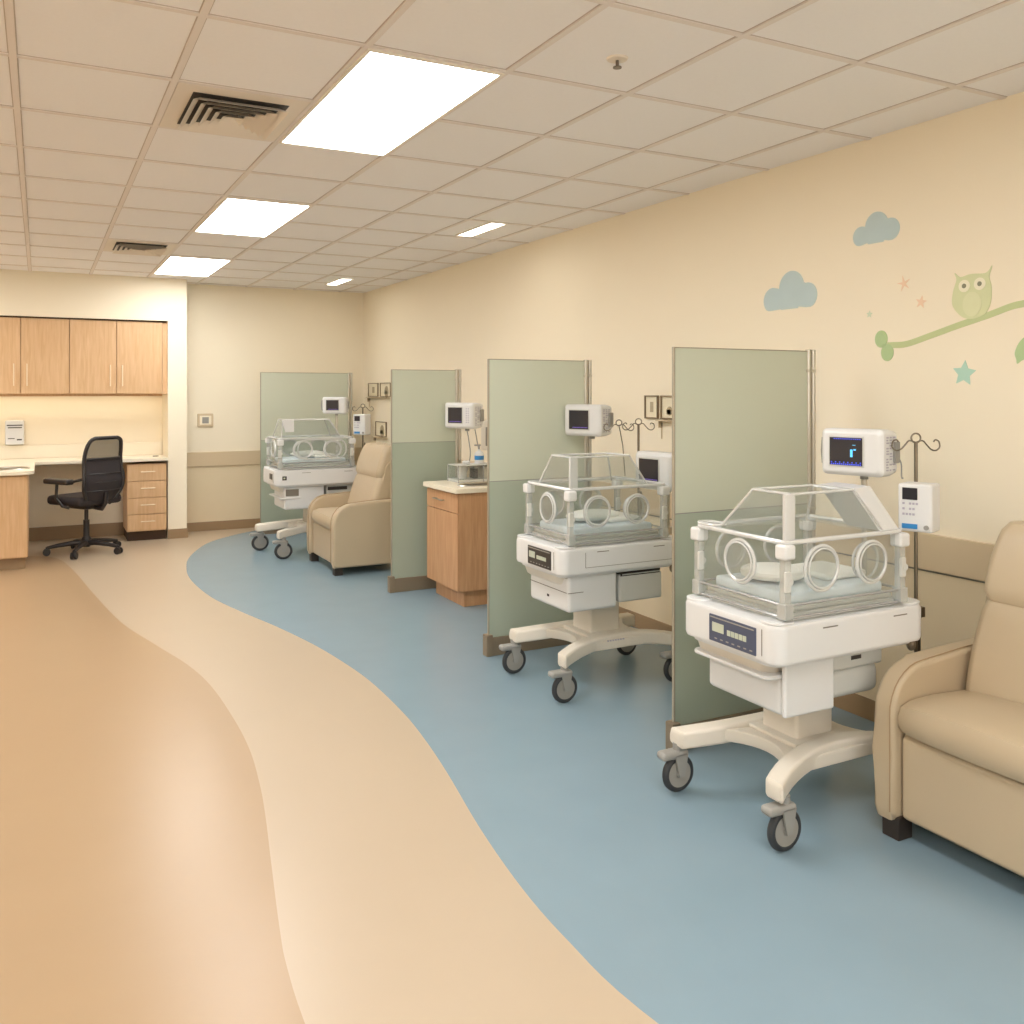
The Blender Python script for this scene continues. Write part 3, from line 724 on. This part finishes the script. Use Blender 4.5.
L1 = (2.20, 2.53, 0)
t1, g = incubator(L1, 'nearest incubator with a slate-blue control panel beside the beige armchair', 1)
bed(g, L1, 1, 'the nearest incubator')
iv_pole(t1, .80, -.175, .30, 1.355)
pole_monitor(t1, L1, 1, .735, .015, 1.312, 13, 'white patient monitor with lit blue traces above the nearest incubator', True, 1.0)
pole_pump(L1, 1, .80, -.175, 1.116, 20, 'white infusion pump with blue label on the drip pole of the nearest incubator', 1.0)
g = G(); g.tube(smooth_curve([Vector(p) for p in [(2.975, 2.42, 1.30), (2.985, 2.41, 1.27), (2.975, 2.40, 1.22), (2.97, 2.39, 1.215)]], 6), .003, 6)
tag(obj('cable', g, 'grey'), 'thin grey cable hanging between the nearest monitor and the infusion pump', 'cable')

L2 = (2.32, 4.12, 0)
t2, g = incubator(L2, 'middle incubator with a black control panel, between two frosted partitions', 2)
bed(g, L2, 1, 'the middle incubator')
iv_pole(t2, .77, .18, .55, 1.36, True)
pole_monitor(t2, L2, 1, .785, -.075, 1.115, 6, 'grey-white monitor standing low behind the hood of the middle incubator', False, 1.12)
monitor((2.955, 4.62, 1.380), math.radians(22), 'white patient monitor high on the post above the middle incubator', False, 1.03)

L4 = (1.97, 8.66, 0)
t4, g = incubator(L4, 'farthest incubator with an oval access door, behind the beige recliner', 3, 1.07)
bed(g, L4, 1.07, 'the farthest incubator')
iv_pole(t4, .80, .10, .55, 1.30)
t4.scale = (1.16, 1.07, 1.07)
pole_monitor(t4, L4, 1.07, .655, .24, 1.415, 58, 'small-looking patient monitor above the farthest incubator', False, .92)
pole_pump(L4, 1.07, .80*1.16/1.07, .10, 1.225, 40, 'pale infusion pump beside the monitor of the farthest incubator', 1.15)

monitor((2.97, 6.46, 1.365), math.radians(27), 'white patient monitor on the post above the wooden cabinet', False, 1.1, keys=True)

# ------------------------------------------------------------------ armchairs
def armchair(loc, label, group):
    t = thing('recliner_armchair', label, 'armchair', loc, 0, group)
    D = .66; hw = .43; at = .085
    for s in (-1, 1):                                       # arms with a rounded front
        pr = []
        R = .17
        for k in range(9): a = PI-PI/2*k/8; pr.append((R+R*math.cos(a), .60-R+R*math.sin(a)*1.0))
        pr = [(.012, .065), (0, .10), (0, .30)] + pr + [(.40, .617), (D-.03, .622), (D+.02, .60), (D+.04, .5), (D+.04, .065)]
        ys = s*hw; yi = s*(hw-at)
        g = G(); g.prism([(x, min(ys, yi), z) for x, z in pr], (0, at, 0), .022, 4); a = obj('arm', g, 'vinyl', t)
        g = G()
        for yy in (yi+s*.010,): g.tube([(x-.001 if i < 3 else x-.003, yy, z+.0015 if z > .5 else z) for i, (x, z) in enumerate(pr[1:-3])], .0022, 6)
        obj('arm_seam', g, 'piping', a)
    iw = hw-at-.004
    g = G(); g.box(.035, .5, -iw, iw, .075, .362, .018, 3); obj('front_panel', g, 'vinyl', t)
    g = G(); g.box(.05, .6, -iw, iw, .10, .37, .01); g.box(.55, D+.06, -hw+.02, hw-.02, .08, .56, .03, 3); obj('frame', g, 'vinyl', t)
    # seat cushion, domed
    g = G(); secs = []
    prof = [(.025, .375), (.008, .405), (.006, .44), (.02, .475), (.07, .492), (.2, .495), (.35, .485), (.5, .47), (.52, .42), (.5, .37)]
    N = 12
    for k in range(N+1):
        u = -1+2*k/N; e = 1-abs(u)**6*.9; d = (1-u*u)
        secs.append([(x-.012*d+(.02*(1-e) if x < .1 else 0), u*iw, .37+(z-.37)*(.86+.14*e)+(.012*d if z > .42 else 0)) for x, z in prof])
    g.sweep(secs); obj('seat', g, 'vinyl', t)
    # backrest leaning: lower pad and head pad
    def pad(z0, z1, xa, xb, w0, w1, th, name, bulge):
        g = G(); secs = []; N = 10
        for k in range(N+1):
            u = k/N; z = z0+(z1-z0)*u; x = xa+(xb-xa)*u; w = w0+(w1-w0)*u
            e = math.sin(PI*u)**.35 if 0 < u < 1 else .0
            thk = th*(.72+.28*e); fr = x-bulge*e+.012
            ins = .02*(1-e)
            ring = []
            for a, b in rrect(-w+ins, w-ins, 0, thk, min(.045, thk*.4), 4): ring.append((fr+b+.0*a, a, z))
            # dome the front in y
            ring = [(q[0]-(.022*(1-(q[1]/w)**2) if q[0] < fr+thk/2 else 0), q[1], q[2]) for q in ring]
            secs.append(ring)
        g.sweep(secs); return obj(name, g, 'vinyl', t)
    pad(.44, .80, .325, .43, iw, iw-.01, .17, 'backrest', .01)
    pad(.80, 1.075, .425, .515, iw-.012, iw-.035, .15, 'headrest', .028)
    for s in (-1, 1):
        g = G(); g.prism([(.42, s*(iw-.03)-.02, .56), (D+.02, s*(iw-.03)-.02, .56), (D+.03, s*(iw-.03)-.02, .95), (.60, s*(iw-.03)-.02, 1.02), (.50, s*(iw-.03)-.02, .9)], (0, .04, 0), .012, 2); obj('back_wing', g, 'vinyl', t)
    g = G(); g.box(.52, D+.03, -iw+.03, iw-.03, .5, 1.0, .03, 3); obj('back_shell', g, 'vinyl', t)
    for x, y in ((.055, -hw+.06), (.055, hw-.06), (D-.05, -hw+.08), (D-.05, hw-.08)):
        g = G(); g.box(x-.035, x+.035, y-.035, y+.035, 0, .08, .004); obj('foot', g, 'foot', t)
    return t
armchair((2.60, 1.79, 0), 'beige leather recliner armchair nearest the camera, cut off by the right edge', 'beige recliner armchairs')
armchair((2.18, 7.80, 0), 'beige leather recliner armchair in front of the farthest incubator', 'beige recliner armchairs')

# ------------------------------------------------------------------ bay cabinet with things on it
t = thing('bay_cabinet', 'reddish wooden cabinet with one drawer between the middle partitions', 'cabinet', (2.64, 5.86, 0))
g = G(); g.box(.018, .80, 0, .58, .12, .825, .002); obj('carcass', g, 'maple_d', t)
g = G(); g.box(.07, .80, .05, .56, 0, .12); obj('plinth', g, 'maple_d', t)
g = G(); g.box(0, .018, .004, .576, .68, .815, .002); d = obj('drawer', g, 'maple_d', t)
bar_handle('handle', (0, .22, .755), (0, .40, .755), (-.025, 0, 0), 'steel', d, .005)
g = G(); g.box(0, .018, .004, .576, .125, .675, .002); obj('door', g, 'maple_d', t)
g = G(); g.rslab(-.03, .80, -.03, .60, .826, .862, .02, .006); obj('countertop', g, 'counter', t)
g = G(); sk = [(.28+.20*math.cos(a), .16+.10*math.sin(a)) for a in [2*PI*k/32 for k in range(32)]]
g.tube([(x, y, .862) for x, y in sk], .007, 8, True); g.m(1).prism([(x, y, .8622) for x, y in sk], (0, 0, .001)); obj('sink', g, ['steel', 'steel_d'], t)
t = thing('acrylic_organizer', 'clear two-tier organizer on the wooden bay cabinet', 'organizer', (2.80, 6.20, .8632))
g = G(); g.box(0, .42, 0, .2, 0, .022, .004); g.box(.0, .42, 0, .2, .125, .131, .002); obj('shelf', g, 'lgrey', t)
g = G(); g.quad((0, 0, .02), (.42, 0, .02), (.42, 0, .125), (0, 0, .125)); g.quad((0, 0, .02), (0, .2, .02), (0, .2, .125), (0, 0, .125)); g.quad((0, .2, .02), (.42, .2, .02), (.42, .2, .125), (0, .2, .125)); obj('clear_panel', g, 'acryl', t, flat=True)
for x, y in ((0, 0), (.21, 0), (.42, 0), (0, .2), (.42, .2)):
    g = G(); g.cyl((x, y, .0), (x, y, .13), .004, seg=8); obj('upright', g, 'edge_g', t)
t = thing('supply_canister', 'white supply canister inside the clear organizer', 'canister', (2.87, 6.29, .8858))
g = G(); g.lathe((0, 0, 0), [(.034, 0), (.036, .005), (.036, .085), (.034, .09)], 24); obj('jar', g, 'white', t)
g = G(); g.lathe((0, 0, .09), [(.038, 0), (.038, .008), (.02, .011)], 24); obj('lid', g, 'lgrey', t)
t = thing('supply_box', 'narrow black box inside the clear organizer', 'box', (2.97, 6.29, .8865))
g = G(); g.box(-.018, .018, -.04, .04, 0, .09, .003); obj('carton', g, 'slot', t); g = G(); g.box(-.02, .02, -.042, .042, .075, .094, .003); obj('lid', g, 'grey', t)
t = thing('glove_carton', 'pale carton inside the clear organizer at the right', 'box', (3.09, 6.29, .8865))
g = G(); g.box(-.06, .06, -.05, .05, 0, .09, .004); obj('carton', g, 'offwhite', t); g = G(); g.box(-.03, .03, -.051, -.049, .03, .07, .0); obj('opening', g, 'lgrey', t)
t = thing('sanitizer_bottle', 'white pump bottle with a blue label on top of the organizer', 'bottle', (3.02, 6.30, .9955))
g = G(); g.lathe((0, 0, 0), [(.032, 0), (.036, .006), (.036, .075), (.028, .09), (.012, .098), (.012, .11)], 24); obj('body', g, 'white', t)
g = G(); g.cyl((0, 0, .03), (0, 0, .062), .0368, seg=24); obj('blue_label', g, 'bluelab', t)
g = G(); g.cyl((0, 0, .11), (0, 0, .14), .006); g.box(-.04, .012, -.008, .008, .136, .148, .003); obj('pump_head', g, 'grey', t)
t = thing('tape_roll', 'small white roll lying on top of the organizer left of the bottle', 'roll', (2.90, 6.28, .9955))
g = G(); g.ring((0, 0, .016), (0, 0, 1), .020, .012, 24, 10); obj('roll', g, 'white', t); g = G(); g.cyl((0, 0, .004), (0, 0, .028), .010); obj('core', g, 'grey', t)
t = thing('wall_dispenser', 'pale box dispenser on the right wall behind the bay cabinet', 'dispenser', (XW, 6.9, 1.05))
g = G(); g.box(-.1, 0, -.12, .12, 0, .26, .012, 3); obj('housing', g, 'offwhite', t); g = G(); g.box(-.102, -.098, -.02, .02, .04, .2); obj('slot', g, 'line', t)
for dx, lab in ((0, 'grey cable hanging under the monitor above the wooden cabinet, left one'), (.07, 'grey cable hanging under the monitor above the wooden cabinet, right one')):
    g = G(); g.tube(smooth_curve([Vector(p) for p in [(2.98+dx, 6.44, 1.255), (2.99+dx, 6.43, 1.18), (3.0+dx, 6.42, 1.05), (2.97+dx*.5, 6.44, .90), (2.95+dx, 6.46, .864)]], 5), .004, 6)
    tag(obj('cable', g, 'grey'), lab, 'cable')

# ------------------------------------------------------------------ framed prints and shelves on the right wall
def wframe(y, z, w, h, label, kind=0):
    t = thing('framed_print', label, 'picture', (XW, y, z), 0, 'small framed prints on the right wall')
    g = G(); f = .008
    for a in ((-w/2, w/2, 0, f), (-w/2, w/2, h-f, h), (-w/2, -w/2+f, f, h-f), (w/2-f, w/2, f, h-f)): g.box(-.016, 0, a[0], a[1], a[2], a[3], .001)
    obj('frame', g, 'frame', t)
    g = G(); g.box(-.006, -.002, -w/2+f, w/2-f, f, h-f); g.m(1)
    if kind: g.cyl((-.008, -w*.1, h*.35), (-.005, -w*.1, h*.35), w*.2, seg=14); g.box(-.008, -.005, -w*.2, w*.1, h*.2, h*.4)
    else: g.box(-.008, -.005, -w*.12, w*.12, h*.28, h*.72, .001)
    obj('print', g, ['paper', 'sketch'], t)
wframe(4.69, 1.38, .14, .148, 'small framed print on the right wall above the middle incubator, left one')
wframe(4.52, 1.38, .14, .148, 'small framed print above a little ledge, beside the nearest partition', 1)
wframe(10.12, 1.495, .34, .16, 'small framed print high near the far corner, left one')
wframe(9.70, 1.495, .34, .16, 'small framed print high near the far corner, right one', 1)
wframe(9.85, 1.04, .36, .17, 'small framed print low near the far corner above the recliner', 1)
def ledge(y, z, w, label):
    t = thing('wall_ledge', label, 'shelf', (XW, y, z), 0, 'little wall ledges')
    g = G(); g.box(-.05, 0, -w/2, w/2, -.008, 0, .002); obj('board', g, 'rail', t)
    g = G(); g.box(-.03, -.001, w/2-.008, w/2-.004, -.05, -.008); g.box(-.008, -.001, w/2-.008, w/2-.004, -.12, -.008); obj('bracket', g, 'rail', t)
ledge(4.51, 1.375, .17, 'little ledge under the framed print beside the nearest partition')
ledge(9.85, 1.487, .85, 'little ledge under the two high prints near the far corner')
ledge(9.85, 1.032, .42, 'little ledge under the low print near the far corner')

# ------------------------------------------------------------------ wall decals
def decal(name, label, cat, pts, m, n=5, th=.002, group=None, smooth=True):
    p = [Vector((XW-th, y, z)) for y, z in pts]
    if smooth: p = smooth_curve(p, n, True)
    g = G(); g.prism([tuple(q) for q in p], (th+.001, 0, 0)); o = obj(name, g, m, flat=True)
    return tag(o, label, cat, group)
def circles_outline(cs, base):
    # union silhouette of circles over a flat-ish base: sample by angle from the centre
    cy = sum(c[0] for c in cs)/len(cs); cz = base+.035; out = []
    for k in range(72):
        a = 2*PI*k/72; d = (math.cos(a), math.sin(a)); best = .01
        for (y, z, r) in cs:
            q = ((y-cy), (z-cz)); b = q[0]*d[0]+q[1]*d[1]; c = q[0]**2+q[1]**2-r*r; D = b*b-c
            if D > 0: best = max(best, b+math.sqrt(D))
        out.append((cy+d[0]*best, max(base, cz+d[1]*best)))
    return out
c1 = circles_outline([(3.62, 2.04, .068), (3.485, 2.095, .088), (3.375, 2.045, .066), (3.50, 2.03, .075)], 1.985)
decal('cloud_decal', 'dull blue cloud painted on the right wall, lower and nearer the partition', 'wall decal', c1, 'd_blue', smooth=False, group='painted clouds')
c2 = circles_outline([(3.035, 2.293, .048), (2.945, 2.33, .066), (2.868, 2.303, .052), (2.95, 2.295, .062)], 2.25)
decal('cloud_decal', 'dull blue cloud painted high on the right wall, the upper one', 'wall decal', c2, 'd_blue', smooth=False, group='painted clouds')
br = [(2.885, 1.766), (2.858, 1.766), (2.777, 1.768), (2.644, 1.802), (2.508, 1.838), (2.381, 1.869), (2.288, 1.895), (2.231, 1.903), (2.1, 1.915), (1.9, 1.95), (1.7, 2.02)]
bs = smooth_curve([Vector((0, y, z)) for y, z in br], 5)
up = [(p.y, p.z+.014) for p in bs]; dn = [(p.y, p.z-.014) for p in bs][::-1]
o = decal('branch_decal', 'long olive-green branch painted on the right wall under the owl', 'wall decal', up+dn, 'd_green', smooth=False)
for (y, z), (ry, rz_) in (((2.918, 1.797), (.035, .040)), ((2.884, 1.733), (.034, .040)), ((1.95, 1.90), (.05, .035))):
    g = G(); g.prism([(XW-.003, y+ry*math.cos(a), z+rz_*math.sin(a)) for a in [2*PI*k/28 for k in range(28)]], (.003, 0, 0)); obj('bud', g, 'd_leaf', o, flat=True)
decal('leaf_decal', 'green leaf painted on the right wall at the right edge', 'wall decal', [(2.16, 1.79), (2.20, 1.785), (2.245, 1.755), (2.268, 1.71), (2.262, 1.68), (2.258, 1.664), (2.235, 1.678), (2.19, 1.69), (2.155, 1.73)], 'd_leaf')
owl = [(2.537, 2.060), (2.528, 2.03), (2.544, 1.981), (2.548, 1.926), (2.52, 1.885), (2.485, 1.862), (2.44, 1.860), (2.395, 1.877), (2.372, 1.92), (2.368, 1.982), (2.378, 2.027), (2.366, 2.072), (2.392, 2.045), (2.46, 2.048), (2.51, 2.040)]
o = decal('owl_decal', 'pale green owl painted on the right wall, sitting on the branch', 'wall decal', owl, 'd_owl', 4, .0035)
for y, z in ((2.490, 2.0), (2.419, 2.002)):
    g = G(); g.prism([(XW-.006, y+.026*math.cos(a), z+.026*math.sin(a)) for a in [2*PI*k/24 for k in range(24)]], (.004, 0, 0))
    g.m(1).prism([(XW-.007, y+.010*math.cos(a), z+.010*math.sin(a)) for a in [2*PI*k/16 for k in range(16)]], (.004, 0, 0)); obj('eye', g, ['d_white', 'd_eye'], o, flat=True)
g = G(); g.prism([(XW-.005, 2.455+.043*math.cos(a), 1.92+.052*math.sin(a)) for a in [2*PI*k/24 for k in range(24)]], (.003, 0, 0)); obj('belly', g, 'd_belly', o, flat=True)
def star(y, z, R, r, rot, m, label, n=5):
    pts = []
    for k in range(2*n): a = PI/2+rot+PI*k/n; q = R if k % 2 == 0 else r; pts.append((y+q*math.cos(a), z+q*math.sin(a)))
    decal('star_decal', label, 'wall decal', pts, m, smooth=False, group='painted stars')
star(2.493, 1.629, .056, .028, .1, 'd_teal', 'teal star painted on the right wall under the branch')
star(2.794, 2.043, .038, .010, -.2, 'd_orange', 'thin peach star painted on the right wall, the upper small one')
star(2.704, 1.951, .030, .012, .2, 'd_orange', 'peach star painted on the right wall, the lower small one')
star(2.986, 1.918, .018, .009, .1, 'd_teal2', 'faint tiny teal star on the right wall above the branch tip')

# added soft lamp behind the camera
def area(name, loc, rot_, sx, sy, p, col):
    l = bpy.data.lights.new(name, 'AREA'); l.shape = 'RECTANGLE'; l.size = sx; l.size_y = sy; l.energy = p; l.color = col
    o = bpy.data.objects.new(name, l); scn.collection.objects.link(o); o.location = loc; o.rotation_euler = rot_
area('back_fill_light', (-.2, -3.0, 1.4), (math.radians(98), 0, 0), 5.5, 2.2, 52, (.92, .96, 1))
# ------------------------------------------------------------------ world, camera
w = bpy.data.worlds.new('World'); scn.world = w; w.use_nodes = True
w.node_tree.nodes['Background'].inputs[0].default_value = (1, .95, .88, 1); w.node_tree.nodes['Background'].inputs[1].default_value = .3
cam = bpy.data.cameras.new('camera'); co = bpy.data.objects.new('camera', cam); scn.collection.objects.link(co)
co.location = (0, 0, 1.55); co.rotation_euler = (PI/2, 0, -math.radians(27.7))
cam.sensor_width = 36; cam.lens = 36*900/1024; cam.shift_y = -120/1024; cam.clip_start = .02
scn.camera = co
scn.view_settings.view_transform = 'Standard'; scn.view_settings.exposure = 0.0
scn.cycles.transparent_max_bounces = 32; scn.cycles.max_bounces = 10; scn.cycles.diffuse_bounces = 5
